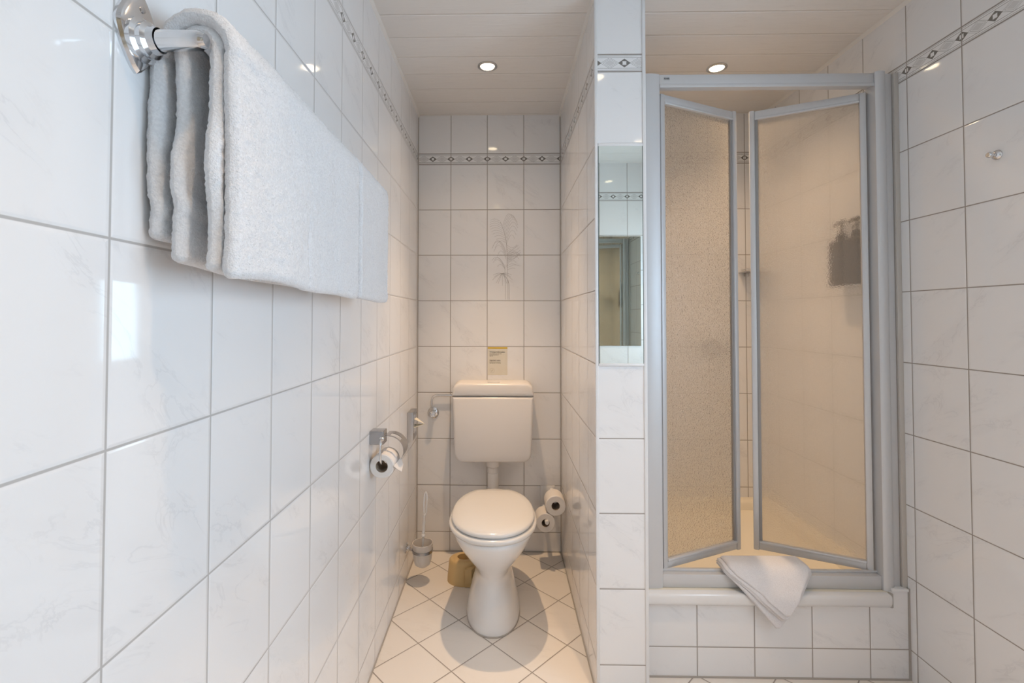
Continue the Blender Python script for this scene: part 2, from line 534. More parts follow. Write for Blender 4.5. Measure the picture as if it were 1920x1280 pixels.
frond((.52, .62), (.56, .66), .1, 3, .36, 1, .0)
for a in range(11):
    an = radians(150+a*24)
    stroke([(.42+cos(an)*.30*s*(.8 if a % 2 else 1), .70-sin(an)*.085*s*(1 if a % 2 else .8)+.05*s*s) for s in (0, .3, .6, 1)], .00045)
stroke([(.42, .70), (.49, .74), (.50, .82), (.50, .985)], .0007)
stroke([(.44, .69), (.57, .77), (.575, .85), (.575, .99)], .0007)
stroke([(.57, .77), (.61, .82), (.615, .99)], .0007)
stroke([(.49, .60), (.49, .72)], .0005); stroke([(.56, .60), (.56, .74)], .0005)
obj('palm_motif', bm, M_palm, wall_back)

# ------------------------------------------------------------------ recessed ceiling lights
def downlight(x, y, label, power=54.0, spill=None):
    t = thing('ceiling_downlight', label, 'ceiling light', (x, y, ZC), 'recessed ceiling spotlights')
    bm = bmesh.new()
    add_lathe(bm, [(.033, 0), (.043, 0), (.044, -.0025), (.040, -.005), (.034, -.0055), (.031, -.003), (.0305, 0)], (x, y, ZC), (0, 0, 1), n=40)
    part('trim_ring', bm, M_satin, t)
    bm = lathe([(.0305, -.001), (.028, -.0035), (.020, -.0045), (0, -.005)], (x, y, ZC), (0, 0, 1), n=32)
    part('lamp_face', bm, M_lamp, t)
    # reflector lamp: a tight beam plus weaker spill around it
    for nm, e, ang in (('beam', power, 64), ('spill', power*(spill or SPILL), 128)):
        l = bpy.data.lights.new(nm, 'SPOT'); l.energy = e; l.color = LAMPCOL
        l.spot_size = radians(ang); l.spot_blend = 1.0; l.shadow_soft_size = .022
        lo = bpy.data.objects.new(nm, l); C.objects.link(lo); lo.parent = t; lo.location = (0, 0, -.012)
    return t
downlight(-0.068, 2.096, 'round recessed spotlight glowing in the ceiling above the toilet')
downlight(0.963, 2.126, 'round recessed spotlight glowing in the ceiling above the shower cubicle', 32, .55)
downlight(0.44, 1.05, 'recessed spotlight in front of the partition, seen only as a glint on its border tile', 36)
downlight(0.873, 0.26, 'recessed spotlight near the rear wall, its glint seen in the partition mirror', 34)
downlight(-0.06, 0.42, 'recessed spotlight out of frame above the nearer end of the towel rail', 22)

# ------------------------------------------------------------------ mirrors
t = thing('wall_mirror', 'tall narrow mirror set into the tiled end of the partition', 'mirror', ((PX0+PX1)/2, PY, 1.117))
part('mirror_glass', box(PX0+.010, PX1-.011, PY-.004, PY, 1.117, 1.862), M_mirror, t, smooth=False)
part('mirror_edge', box(PX0+.0085, PX1-.0095, PY-.0035, PY+.001, 1.1165, 1.8625), M_medge, t, smooth=False)
t = thing('wall_mirror', 'large mirror on the rear wall, seen only as a reflection in the narrow mirror', 'mirror', (.35, YR, 1.073))
part('mirror_glass', box(-.33, .997, YR, YR+.005, 1.073, 1.861), M_mirror, t, smooth=False)

# ------------------------------------------------------------------ toilet
TX = -0.040
def egg(hw, yf, yb, z, n=48, flat=0.0, pw=2.2, cx=TX):
    """plan outline: round front, blunter (optionally flattened) back"""
    yc = yf+(yb-yf)*.45
    pts = []
    for k in range(n):
        a = 2*pi*k/n
        c, s = cos(a), sin(a)
        e = 2/pw
        x = hw*abs(c)**e*(1 if c >= 0 else -1)
        if s < 0: y = yc-(yc-yf)*abs(s)**(2/2.1)
        else:
            y = yc+(yb-yc)*abs(s)**(2/2.3)
            if flat: y = min(y, yb-flat)
        pts.append(Vector((cx+x, y, z)))
    return pts
t = thing('toilet', 'white floor-standing ceramic toilet with closed lid at the end of the niche', 'toilet', (TX, 2.05, 0))
secs = [(.114, 1.913, 2.36, .000), (.116, 1.912, 2.36, .004), (.115, 1.914, 2.36, .02), (.104, 1.927, 2.355, .07), (.090, 1.943, 2.35, .12),
        (.076, 1.955, 2.34, .165), (.070, 1.955, 2.34, .190), (.074, 1.945, 2.345, .212), (.094, 1.922, 2.36, .245),
        (.120, 1.890, 2.38, .280), (.146, 1.856, 2.40, .320), (.164, 1.830, 2.41, .355), (.174, 1.813, 2.42, .385),
        (.177, 1.807, 2.42, .400), (.174, 1.810, 2.42, .408), (.165, 1.820, 2.41, .410)]
part('bowl', loft([egg(*s) for s in secs]), M_ceram, t, angle=60)
bm = loft([egg(hw, yf, yb, z) for hw, yf, yb, z in [(.170, 1.812, 2.30, .4102), (.181, 1.801, 2.31, .413), (.184, 1.797, 2.312, .420), (.183, 1.798, 2.311, .428), (.176, 1.806, 2.30, .433)]])
part('seat', bm, M_seat, t, angle=60)
bm = loft([egg(hw, yf, yb, z, flat=fl) for hw, yf, yb, z, fl in
           [(.160, 1.822, 2.30, .4335, .02), (.171, 1.810, 2.31, .437, .02), (.1745, 1.806, 2.31, .443, .02), (.173, 1.808, 2.308, .450, .02),
            (.166, 1.816, 2.300, .455, .02), (.140, 1.850, 2.272, .4585, .02), (.08, 1.93, 2.20, .461, .01)]])
part('lid', bm, M_seat, t, angle=60)
for sx in (-.075, .075):
    part('hinge', tube([(TX+sx-.018, 2.315, .425), (TX+sx+.018, 2.315, .425)], .012), M_chrome, t)
part('base_joint', loft([egg(.117, 1.909, 2.362, .0005), egg(.117, 1.909, 2.362, .004), egg(.1155, 1.911, 2.36, .006)]), M_sil, t)

# ------------------------------------------------------------------ cistern with flush pipe
t = thing('toilet_cistern', 'white plastic low-level cistern on the back wall above the toilet', 'cistern', (-.050, YB, .50))
def rrect(cx, z0, z1, hw0, hw1, y, rad_b, rad_t, n=8):
    """front-view outline (x,z): hw0 at bottom, hw1 at top"""
    pts = []
    def arc(px, pz, r, a0, a1):
        for k in range(n+1):
            a = radians(a0+(a1-a0)*k/n); pts.append(Vector((px+r*cos(a), y, pz+r*sin(a))))
    arc(cx+hw0-rad_b, z0+rad_b, rad_b, -90, 0)
    arc(cx+hw1-rad_t, z1-rad_t, rad_t, 0, 90)
    arc(cx-hw1+rad_t, z1-rad_t, rad_t, 90, 180)
    arc(cx-hw0+rad_b, z0+rad_b, rad_b, 180, 270)
    return pts
CX = -.050; YF = 2.468
def shell(z0, z1, hw0, hw1, rb, rt):
    L = []
    for d, s in [(0, .012), (.003, .006), (.008, .002), (.016, 0), (YB-YF, 0)]:
        L.append(rrect(CX, z0+s, z1-s, hw0-s, hw1-s, YF+d, max(rb-s*.5, .001), max(rt-s*.5, .001)))
    return loft(L)
part('tank', shell(.522, .862, .200, .213, .048, .004), M_cist, t, angle=50)
part('tank_lid', shell(.864, .932, .2145, .210, .004, .040), M_cist, t, angle=50)
bm = box(CX-.03, CX+.035, YF+.03, YF+.07, .932, .937, bev=.002)
part('flush_button', bm, M_cist, t)
bm = bmesh.new()
add_lathe(bm, [(.0, .523), (.037, .523), (.038, .50), (.036, .488), (.031, .484)], (CX+.0, 2.535, 0), (0, 0, 1))
add_tube(bm, [(CX, 2.535, .49), (CX, 2.535, .40), (CX, 2.530, .36), (CX, 2.505, .335), (CX, 2.46, .325), (CX, 2.41, .325)], .027, n=20)
part('flush_pipe', bm, M_cist, t)
part('pipe_collar', lathe([(.026, .455), (.030, .452), (.030, .38), (.026, .37)], (CX, 2.535, 0), (0, 0, 1)), M_ceram, t)

# water supply
t = thing('angle_valve', 'chrome round angle valve with bent supply pipe left of the cistern', 'water valve', (-.384, YB, .75))
VX, VZ = -.380, .752
bm = lathe([(0, 0), (.031, 0), (.031, -.004), (.024, -.009), (.012, -.011), (.012, -.030), (0, -.030)], (VX, YB, VZ), (0, 1, 0))
part('rosette', bm, M_chrome, t)
bm = bmesh.new()
for k in range(5):
    a = 2*pi*k/5+.3
    add_tube(bm, [(VX, YB-.038, VZ), (VX+.017*cos(a), YB-.038, VZ+.017*sin(a))], [.008, .0065], n=8)
add_lathe(bm, [(0, -.03), (.014, -.03), (.016, -.036), (.014, -.046), (0, -.048)], (VX, YB, VZ), (0, 1, 0), n=16)
part('handle', bm, M_chrome, t)
pts = [(VX-.006, YB-.022, VZ)]
pts += [(VX-.006, YB-.022, VZ+.06)]
for k in range(1, 7):
    a = radians(180-15*k); pts.append((VX+.024+.03*cos(a), YB-.022, VZ+.068+.03*sin(a)))
pts += [(CX-.20, YB-.022, VZ+.098)]
bm = tube(pts, .0058, n=12)
add_tube(bm, [(CX-.224, YB-.022, VZ+.098), (CX-.208, YB-.022, VZ+.098)], .011, n=6)
add_tube(bm, [(VX-.006, YB-.022, VZ+.012), (VX-.006, YB-.022, VZ+.032)], .009, n=6)
part('supply_pipe', bm, M_chrome, t)

# notice on the wall
M_note = mat('notice film', (0.74, 0.70, 0.60), .35)
M_yel = mat('yellow print', (0.70, 0.47, 0.03), .5)
t = thing('wall_notice', 'small cream printed notice with yellow top stripe stuck above the cistern', 'notice', (-.029, YB, .955))
NX, NZ = -.0815, 1.110
part('sheet', box(NX, NX+.108, YB-.0006, YB, .958, NZ), M_note, t, smooth=False)
part('yellow_stripe', box(NX, NX+.108, YB-.0011, YB-.0003, NZ-.008, NZ+.001), M_yel, t, smooth=False)
yt = YB-.0009
def nt_(s, size, z, m=M_brown, bold=.0): text_mesh('printed_text', s, size, (NX+.010, yt, z), m, t, t, bold=bold)
nt_('Wichtige Information', .0098, 1.0815, M_dark, .00012)
nt_('Important notice', .0088, 1.0365, M_brown, .00012)
bm = None
for z, L in [(1.0735, .066), (1.0675, .047), (1.0615, .019), (1.0285, .058), (1.0225, .060)]:
    if z in (1.0735, 1.0285):
        if bm: part('small_print', bm, M_brown, t, smooth=False)
        bm = bmesh.new()
    x = NX+.010; rr = random.Random(int(z*1e5))
    while x < NX+.010+L:
        ww = rr.uniform(.004, .011); add_box(bm, x, min(x+ww, NX+.010+L+.002), yt-.0001, yt+.0004, z, z+.0021); x += ww+.0016
part('small_print', bm, M_brown, t, smooth=False)
bm = bmesh.new()
cx, cz = NX+.024, .983
M_pale = mat('pale print', (0.52, 0.46, 0.36), .5)
add_tube(bm, [(cx+.0125*cos(2*pi*k/32), yt, cz+.0125*sin(2*pi*k/32)) for k in range(33)], .0005, n=6)
add_tube(bm, [(cx-.004, yt, cz-.006), (cx+.001, yt, cz), (cx+.005, yt, cz+.006)], .0009, n=6)
add_tube(bm, [(cx-.007, yt, cz+.004), (cx-.002, yt, cz-.001), (cx+.004, yt, cz-.003)], .0005, n=6)
part('round_symbol', bm, M_pale, t)

# beige plastic piece behind the pedestal
t = thing('drain_cover', 'low beige plastic drain cover on the floor behind the left of the toilet base', 'drain cover', (-.19, 2.33, 0))
bm = bmesh.new()
bx, by = -.190, 2.335
prof = []
for z, r in [(0, .078), (.02, .077), (.085, .070), (.100, .068), (.106, .062), (.108, .050)]:
    prof.append([Vector((bx+r*cos(2*pi*k/36), by+r*.86*sin(2*pi*k/36), z)) for k in range(36)])
prof.append([Vector((bx+.006+.036*cos(2*pi*k/36), by+.008+.030*sin(2*pi*k/36), .106)) for k in range(36)])
prof.append([Vector((bx+.006+.034*cos(2*pi*k/36), by+.008+.028*sin(2*pi*k/36), .060)) for k in range(36)])
add_loft(bm, prof)
part('round_shell', bm, M_beige, t, angle=50)
bm = bmesh.new()
add_prism(bm, [(-.178, 2.262), (-.146, 2.262), (-.132, 2.285), (-.118, 2.36), (-.150, 2.38), (-.178, 2.33)], 0, .086, bev=.004)
part('side_connector', bm, M_beige, t)

# ------------------------------------------------------------------ spare rolls
def roll_bm(c, axis, r, rc, L):
    """hollow roll: outer paper, annular ends, core wall"""
    bm = bmesh.new()
    prof = [(rc+.0012, -L/2), (r-.003, -L/2), (r, -L/2+.003), (r, L/2-.003), (r-.003, L/2), (rc+.0012, L/2)]
    add_lathe(bm, prof, c, axis, n=48, close=True)
    return bm
def core_bm(c, axis, rc, L):
    return lathe([(rc, -L/2+.0008), (rc+.0011, -L/2+.0008), (rc+.0011, L/2-.0008), (rc, L/2-.0008)], c, axis, n=40, close=True)
def toilet_roll(c, axis, r, rc, L, label, group=None, tail=None):
    t = thing('toilet_roll', label, 'toilet roll', c, group)
    part('paper', roll_bm(c, axis, r, rc, L), M_paper, t)
    part('core', core_bm(c, axis, rc, L), M_card, t)
    if tail: part('loose_sheet', tail, M_paper, t)
    return t
toilet_roll((.2665, 2.452, .330), (0, 1, 0), .0505, .020, .10, 'upper white spare toilet roll in the niche corner right of the toilet', 'spare toilet rolls')
toilet_roll((.2160, 2.452, .2455), (0, 1, 0), .0475, .019, .10, 'lower white spare toilet roll, the one with the holder peg showing in its core', 'spare toilet rolls')
t = thing('spare_roll_holder', 'wall-mounted spare roll holder with light pegs, right of the toilet on the back wall', 'toilet roll holder', (.24, YB, .29))
bm = box(.205, .285, YB-.008, YB, .235, .360, bev=.003)
part('back_plate', bm, M_white, t)
part('peg', tube([(.2215, YB-.004, .2535), (.2215, 2.388, .2535), (.2215, 2.384, .2535)], [.0105, .0105, .009], n=20), M_white, t)
part('peg', tube([(.2665, YB-.004, .339), (.2665, 2.44, .339)], .0105, n=20), M_white, t)

# ------------------------------------------------------------------ roll holder on the left wall
HX = XL
t = thing('toilet_roll_holder', 'chrome toilet roll holder with curved cover on the left wall', 'toilet roll holder', (HX, 1.70, .85))
bm = bmesh.new()
add_prism(bm, [(HX, 1.672), (HX+.046, 1.672), (HX+.050, 1.676), (HX+.050, 1.722), (HX, 1.722)], .824, .872, bev=.003)
part('wall_bracket', bm, M_dull, t)
RC = Vector((-.424, 1.72, .750))
bm = tube([(-.424, 1.668, .846), (-.424, 1.655, .842), (-.424, 1.650, .830), (-.424, 1.650, .795), (-.424, 1.651, .775), (-.423, 1.660, .7645), (-.423, 1.70, .7645), (-.423, 1.78, .7645)], .0042, n=12)
add_lathe(bm, [(0, 0), (.008, 0), (.008, -.006), (.005, -.009), (0, -.009)], (-.424, 1.672, .846), (0, 1, 0), n=16)
part('wire_arm', bm, M_chrome, t)
# cover: curved steel sheet over the far half of the roll with a cut-out
bm = bmesh.new()
ra = .060; outer = []; inner = []
rows = []
for k in range(17):
    a = radians(100-k*8.5)
    row = []
    for j, y in enumerate((1.722, 1.732, 1.765, 1.79, 1.80)):
        row.append((ra*cos(a), ra*sin(a), y))
    rows.append(row)
for side in (0, 1):
    pass
vs = [[[bm.verts.new((-.418+x*(1-.02*s), y, .790+.0+z*(1-.02*s)*.9)) for (x, z, y) in row] for row in rows] for s in (0, 1)]
for s in (0, 1):
    for a, b in zip(vs[s], vs[s][1:]):
        for j in range(4):
            i = vs[s].index(a)
            if 2 <= i <= 6 and j in (1,): continue
            bm.faces.new((a[j], a[j+1], b[j+1], b[j]))
for i in range(16):
    for j in (0, 4):
        bm.faces.new((vs[0][i][j], vs[0][i+1][j], vs[1][i+1][j], vs[1][i][j]))
for i in (0, 16):
    for j in range(4):
        bm.faces.new((vs[0][i][j], vs[0][i][j+1], vs[1][i][j+1], vs[1][i][j]))
part('curved_cover', bm, M_dull, t)
tail = bmesh.new()
q = [[(-.382, 1.665, .752), (-.379, 1.765, .752)], [(-.372, 1.675, .738), (-.373, 1.765, .740)], [(-.361, 1.70, .722), (-.369, 1.765, .727)]]
V = [[tail.verts.new(p) for p in rr] for rr in q]+[[tail.verts.new((p[0]+.001, p[1], p[2]+.001)) for p in rr] for rr in q]
for a, b in ((0, 1), (1, 2), (3, 4), (4, 5)):
    tail.faces.new((V[a][0], V[a][1], V[b][1], V[b][0]))
toilet_roll(tuple(RC), (0, 1, 0), .0425, .0205, .10, 'white toilet roll hanging in the chrome holder on the left wall', None, tail)

# ------------------------------------------------------------------ bag dispenser
t = thing('bag_dispenser', 'slim chrome hygiene bag dispenser on the left wall near the back corner', 'dispenser', (HX, 2.39, .67))
bm = box(HX, HX+.030, 2.335, 2.445, .668, .806, bev=.003)
part('case', bm, M_satin, t)
part('slot_plate', box(HX+.0295, HX+.032, 2.35, 2.43, .70, .79, bev=.001), M_chrome, t)
bm = bmesh.new()
a = [(HX+.030, 2.352, .772), (HX+.030, 2.42, .766), (HX+.082, 2.375, .742)]
b = [(HX+.030, 2.352, .727), (HX+.030, 2.42, .730), (HX+.082, 2.375, .742)]
for tri, dz in ((a, .001), (b, -.001)):
    v = [bm.verts.new(p) for p in tri]+[bm.verts.new((p[0], p[1], p[2]-dz*1.5)) for p in tri]
    bm.faces.new(v[:3]); bm.faces.new(v[3:])
    for i in range(3): bm.faces.new((v[i], v[(i+1) % 3], v[(i+1) % 3+3], v[i+3]))
part('paper_bag', bm, mat('cream paper', (.82, .78, .66), .8), t, smooth=False)

# ------------------------------------------------------------------ toilet brush and holder
BX, BY = -.384, 2.30
t = thing('toilet_brush_holder', 'frosted cup in a chrome ring on the left wall beside the toilet', 'toilet brush holder', (BX, BY, .075))
bm = lathe([(0, .078), (.020, .080), (.036, .092), (.043, .112), (.046, .15), (.049, .192), (.0465, .192), (.043, .15), (.040, .115), (.033, .097), (.018, .086), (0, .085)], (BX, BY, 0), (0, 0, 1), n=44)
part('cup', bm, M_frost, t)
bm = lathe([(.0462, .150), (.0495, .150), (.0497, .163), (.0475, .163)], (BX, BY, 0), (0, 0, 1), n=44, close=True)
part('ring', bm, M_dull, t)
bm = tube([(BX-.048, BY+.0, .156), (HX+.006, BY+.02, .156)], .006, n=12)
part('arm', bm, M_chrome, t)
bm = lathe([(0, 0), (.024, 0), (.025, .004), (.022, .008), (.012, .010), (.012, .020), (.007, .022), (0, .022)], (HX, BY+.02, .156), (1, 0, 0), n=32)
part('rosette', bm, M_chrome, t)
t = thing('toilet_brush', 'white toilet brush with looped handle standing in the frosted cup', 'toilet brush', (BX, BY, .10))
bm = bmesh.new()
add_tube(bm, [(BX-.001, BY, .150), (BX+.003, BY, .215)], .0052, n=12)
add_lathe(bm, [(0, .222), (.010, .222), (.0105, .228), (.008, .233), (0, .233)], (BX+.003, BY, 0), (0, 0, 1), n=20)
add_tube(bm, [(BX+.004, BY, .23), (BX+.006, BY, .30), (BX+.008, BY, .325)], [.0068, .0068, .0065], n=12)
lp = []
for k in range(25):
    a = 2*pi*k/24 - pi/2
    s = sin(a); c = cos(a)
    lp.append((BX+.011+.0075*c+.004*(s+1)/2, BY, .378+.055*s))
add_tube(bm, lp, .0036, n=8)
part('handle', bm, M_white, t)
bm = lathe([(0, .10), (.022, .10), (.027, .115), (.027, .145), (.018, .155), (0, .156)], (BX, BY, 0), (0, 0, 1), n=24)
part('bristle_head', bm, M_white, t)

# ------------------------------------------------------------------ towel rail
BZ, BXr = 1.623, -.388
t = thing('towel_rail', 'chrome towel rail on the left wall carrying the bath towels', 'towel rail', (XL, 1.0, BZ))
part('bar', tube([(BXr, .588, BZ), (BXr, 1.41, BZ)], .0095, n=20), M_chrome, t)
for y in (.588, 1.41):
    # diamond-shaped back plate with softened corners, then stepped boss and arm
    bm = bmesh.new()
    rings = []
    for dx, s in [(0, 1.0), (.004, 1.0), (.008, .93), (.010, .80)]:
        ring = []
        for k in range(40):
            a = 2*pi*k/40
            rr = .042/(abs(cos(a))**1.35+abs(sin(a)*.78)**1.35)**(1/1.35)
            ring.append(Vector((XL+dx, y+rr*cos(a)*s*.82, BZ+.012+rr*sin(a)*s)))
        rings.append(ring)
    add_loft(bm, rings)
    part('back_plate', bm, M_chrome, t, angle=30)
    bm = lathe([(0, .008), (.027, .008), (.027, .014), (.022, .017), (.022, .023), (.017, .026), (.015, .034)], (XL, y, BZ), (1, 0, 0), n=36)
    part('boss', bm, M_chrome, t)
    part('arm', tube([(XL+.030, y, BZ), (XL+.055, y, BZ), (BXr+.004, y, BZ), (BXr+.012, y, BZ)], [.0135, .0125, .0118, .008], n=24), M_chrome, t)
    part('cap_screw', lathe([(0, 0), (.004, 0), (.004, .002), (0, .003)], (XL+.009, y, BZ+.04), (1, 0, 0), n=12), M_satin, t)

# ------------------------------------------------------------------ towels
def towel_sheet(y0, y1, xf, xb, zf, zb, ztop, th, seed, ny=120, amp=.004, fsh=None, grooves=()):
    """thick folded sheet draped over the rail; returns bmesh"""
    rnd = Vector((seed*13.1, seed*7.7, seed*3.3))
    R = (xf-xb)/2; cx = (xf+xb)/2; zc = ztop-R
    path = []
    nf = 74
    for i in range(nf): path.append((xf, zf+(zc-zf)*i/nf, 0))
    na = 24
    for i in range(na+1):
        a = pi*i/na; path.append((cx+R*cos(a), zc+R*sin(a), 1))
    for i in range(1, nf+1): path.append((xb, zc+(zb-zc)*i/nf, 2))
    P = [Vector((p[0], 0, p[1])) for p in path]
    rings = []
    for j in range(ny+1):
        v = j/ny
        y = y0+(y1-y0)*v
        e = min(v, 1-v)*(y1-y0)
        tt = th*min(1.0, sqrt(max(1-(1-min(e/(th*.5), 1))**2, 0.0))*.96+.04)
        ring_o, ring_i = [], []
        for i, p in enumerate(P):
            d = (P[min(i+1, len(P)-1)]-P[max(i-1, 0)]).normalized()
            nn = Vector((d.z, 0, -d.x))      # outward on the front side
            ew = (1-v)**6*(1 if path[i][2] != 1 else .4)
            q = Vector((p.x, y+ew*noise.noise(Vector((p.z*9, p.x*9, 3))+rnd)*.014, p.z))
            low = noise.noise(Vector((y*4.5, p.z*1.1+(0 if path[i][2] < 2 else 9), 0))+rnd)
            rib = noise.noise(Vector((y*17, p.z*2.2+(0 if path[i][2] < 2 else 9), 4))+rnd)
            fine = noise.noise(Vector((y*60, p.z*60, p.x*60))+rnd)
            pile = noise.noise(Vector((y*240, p.z*200, p.x*200))+rnd*2)
            k = 1.0 if path[i][2] != 1 else .5
            dsp = nn*(low*amp*2.2*k+rib*amp*.8*k+fine*.0012+pile*.0022)
            for (gy, gz) in grooves:
                if path[i][2] == 0 and p.z < gz: dsp -= nn*.006*math.exp(-((y-gy-.004*sin(p.z*30))/.0035)**2)*min(1, (gz-p.z)/.06)
            if path[i][2] == 2 and 1.398 < p.z < 1.428: dsp -= nn*.0035*(1-abs(p.z-1.413)/.015)**.4
            # bottom edge undulates
            fz = 0
            if path[i][2] == 0: fz = (1-i/nf)*(noise.noise(Vector((y*5, 1, 2))+rnd)*.010)
            if path[i][2] == 2: fz = ((i-nf-na)/nf)*(noise.noise(Vector((y*5, 5, 2))+rnd)*.010)
            q += Vector((0, 0, fz))
            if fsh and path[i][2] == 0: q += Vector((fsh*(1-i/nf), 0, 0))
            ring_o.append(q+dsp+nn*tt/2); ring_i.append(q+dsp-nn*tt/2)
        # rounded bottom ends
        def endcap(a, b, d):
            c = (a+b)/2; h = (a-b).length/2; u = (a-b).normalized()
            return [c+u*h*cos(t_)+d*h*.9*sin(t_) for t_ in (pi*.2, pi*.4, pi*.6, pi*.8)]
        d0 = Vector((0, 0, -1))
        ring = ring_o + endcap(ring_o[-1], ring_i[-1], d0) + ring_i[::-1] + endcap(ring_i[0], ring_o[0], d0)
        rings.append(ring)
    return loft(rings)
t = thing('bath_towel', 'thick white bath towel folded over the nearer part of the rail on the left wall', 'towel', (BXr, .86, 1.6), 'white bath towels on the rail')
part('outer_layer', towel_sheet(.600, 1.119, -.352, -.450, 1.332, 1.380, 1.668, .021, 1, grooves=((.838, 1.47),)), M_towel, t, angle=180)
part('inner_layer', towel_sheet(.603, 1.113, -.3745, -.4215, 1.338, 1.345, 1.6485, .020, 2, amp=.002), M_towel, t, angle=180)
t = thing('bath_towel', 'narrower folded white bath towel at the farther end of the rail', 'towel', (BXr, 1.27, 1.6), 'white bath towels on the rail')
part('outer_layer', towel_sheet(1.126, 1.412, -.350, -.450, 1.326, 1.375, 1.669, .021, 3, ny=70), M_towel, t, angle=180)
part('inner_layer', towel_sheet(1.131, 1.408, -.3745, -.4215, 1.342, 1.345, 1.6485, .020, 4, ny=60, amp=.002), M_towel, t, angle=180)

def pile(o, count, seed, ymax=9, L=.0034):
    """loose terry loops standing off the cloth surface"""
    rr = random.Random(seed); me = o.data; bm = bmesh.new()
    polys = [p for p in me.polygons if p.center.y+0 < ymax]
    cum = []; a = 0
    for p in polys: a += p.area; cum.append(a)
    import bisect
    for _ in range(count):
        p = polys[bisect.bisect_left(cum, rr.random()*a)]
        vs = [me.vertices[i].co for i in p.vertices]
        u, w_ = rr.random(), rr.random()
        c = (vs[0]*(1-u)+vs[1]*u)*(1-w_)+((vs[3] if len(vs) > 3 else vs[2])*(1-u)+vs[2]*u)*w_
        d = (p.normal+Vector((rr.uniform(-.7, .7), rr.uniform(-.7, .7), rr.uniform(-.8, .4)))).normalized()
        sd = d.cross(Vector((rr.uniform(-1, 1), rr.uniform(-1, 1), rr.uniform(-1, 1)))).normalized()*.00022
        l = L*rr.uniform(.4, 1.0)
        c = c-p.normal*.0003
        mid = c+d*l*.6; tip = c+d*l+Vector((rr.uniform(-1, 1), rr.uniform(-1, 1), rr.uniform(-1, 1)))*l*.35
        q = [bm.verts.new(c-sd), bm.verts.new(c+sd), bm.verts.new(mid+sd*.8), bm.verts.new(mid-sd*.8), bm.verts.new(tip)]
        bm.faces.new(q[:4]); bm.faces.new((q[3], q[2], q[4]))
    f = obj('terry_pile', bm, M_towel, o, smooth=False)
    f['kind'] = 'stuff'
    return f
for o_ in [x for x in C.objects if x.name.startswith(('outer_layer', 'inner_layer'))]:
    near = o_.parent.name == 'bath_towel'
    pile(o_, (26000 if near else 9000) if o_.name.startswith('outer') else 12000 if near else 3000, len(o_.name), 9)

# ------------------------------------------------------------------ shower tray
t = thing('shower_tray', 'cream white shower tray on the tiled riser', 'shower tray', (.96, 2.15, .262))
x0, x1, y0, y1 = PX1, XR, 1.700, YB
def rr_xy(x0, x1, y0, y1, r, z, n=6):
    pts = []
    for cx, cy, a0 in ((x1-r, y0+r, -90), (x1-r, y1-r, 0), (x0+r, y1-r, 90), (x0+r, y0+r, 180)):
        for k in range(n+1):
            a = radians(a0+90*k/n); pts.append(Vector((cx+r*cos(a), cy+r*sin(a), z)))
    return pts
L = []
L.append(rr_xy(x0, x1, 1.722, y1, .002, .262))
L.append(rr_xy(x0, x1-.001, 1.722, y1, .002, .304))
for ins, r, z in [(.045, .05, .3045), (.055, .06, .302), (.062, .065, .292), (.075, .075, .24), (.095, .09, .19), (.13, .10, .165), (.20, .12, .158)]:
    L.append(rr_xy(x0+ins, x1-ins, 1.722+ins*.9, y1-ins, r, z))
bm = loft(L, cap0=True, cap1=True)
part('basin', bm, M_cream, t, angle=50)
# rolled front lip, ends short of the right wall
bm = bmesh.new()
prof = [(1.722, .262), (1.704, .262), (1.699, .266), (1.697, .275), (1.697, .292), (1.699, .300), (1.704, .304), (1.722, .3045)]
rings = [[Vector((x, y, z)) for y, z in prof] for x in (PX1+.004, 1.355, 1.362)]
for v in rings[2]: v.y = 1.722+(v.y-1.722)*.8; v.z = .283+(v.z-.283)*.85
add_loft(bm, rings)
part('front_lip', bm, M_ceram, t, angle=50)
part('drain', lathe([(0, .1585), (.040, .1585), (.043, .160), (.038, .163), (0, .165)], (.96, 2.35, 0), (0, 0, 1)), M_chrome, t)
o = strut('trim_15', box(1.372, XR-.006, RY-.006, RY+.02, .308, .318, bev=.001), M_white)
o = strut('trim_16', box(1.362, 1.372, RY-.012, RY, .255, .305, bev=.003), M_sil)

# ------------------------------------------------------------------ shower enclosure
t = thing('shower_enclosure', 'grey aluminium shower enclosure with two half-open folding doors of textured glass', 'shower enclosure', (.96, 1.75, .3045))
FZ0, FZ1 = .3045, 2.168
def post(x0, x1, y0, y1, z0, z1, rnd_=.012):
    bm = bmesh.new()
    n = 8; poly = [(x0, y1), (x0, y0+rnd_*.6)]
    for k in range(1, n): 
        s = k/n; poly.append((x0+(x1-x0)*s, y0+rnd_*.6-rnd_*.6*sin(pi*s)**.7))
    poly += [(x1, y0+rnd_*.6), (x1, y1)]
    add_prism(bm, poly, z0, z1)
    return bm
part('post', post(.500, .5765, 1.728, 1.772, FZ0-.0, FZ1-.001), M_alu, t)
part('post', post(1.353, 1.390, 1.722, 1.776, FZ0, FZ1), M_alu, t)
bm = box(1.390, 1.4165, 1.735, 1.776, FZ0, FZ1-.004, bev=.001)
part('side_profile', bm, M_alu, t)
part('wall_profile', box(1.419, XR, 1.727, 1.790, FZ0+.010, FZ1-.004, bev=.001), M_alu2, t)
part('gap_seal', box(1.4165, 1.419, 1.745, 1.78, FZ0+.01, FZ1-.008), M_medge, t)
part('wall_profile', box(PX1, .500, 1.735, 1.775, FZ0, FZ1-.004), M_alu, t)
bm = box(.5765, 1.353, 1.735, 1.772, 2.122, 2.166, bev=.002)
add_box(bm, .5765, 1.353, 1.731, 1.74, 2.117, 2.130, bev=.002)
part('top_rail', bm, M_alu, t)
bm = box(.5765, 1.353, 1.736, 1.772, FZ0, .352, bev=.003)
add_box(bm, .5765, 1.353, 1.757, 1.768, .352, .360, bev=.001)
part('bottom_rail', bm, M_alu, t)
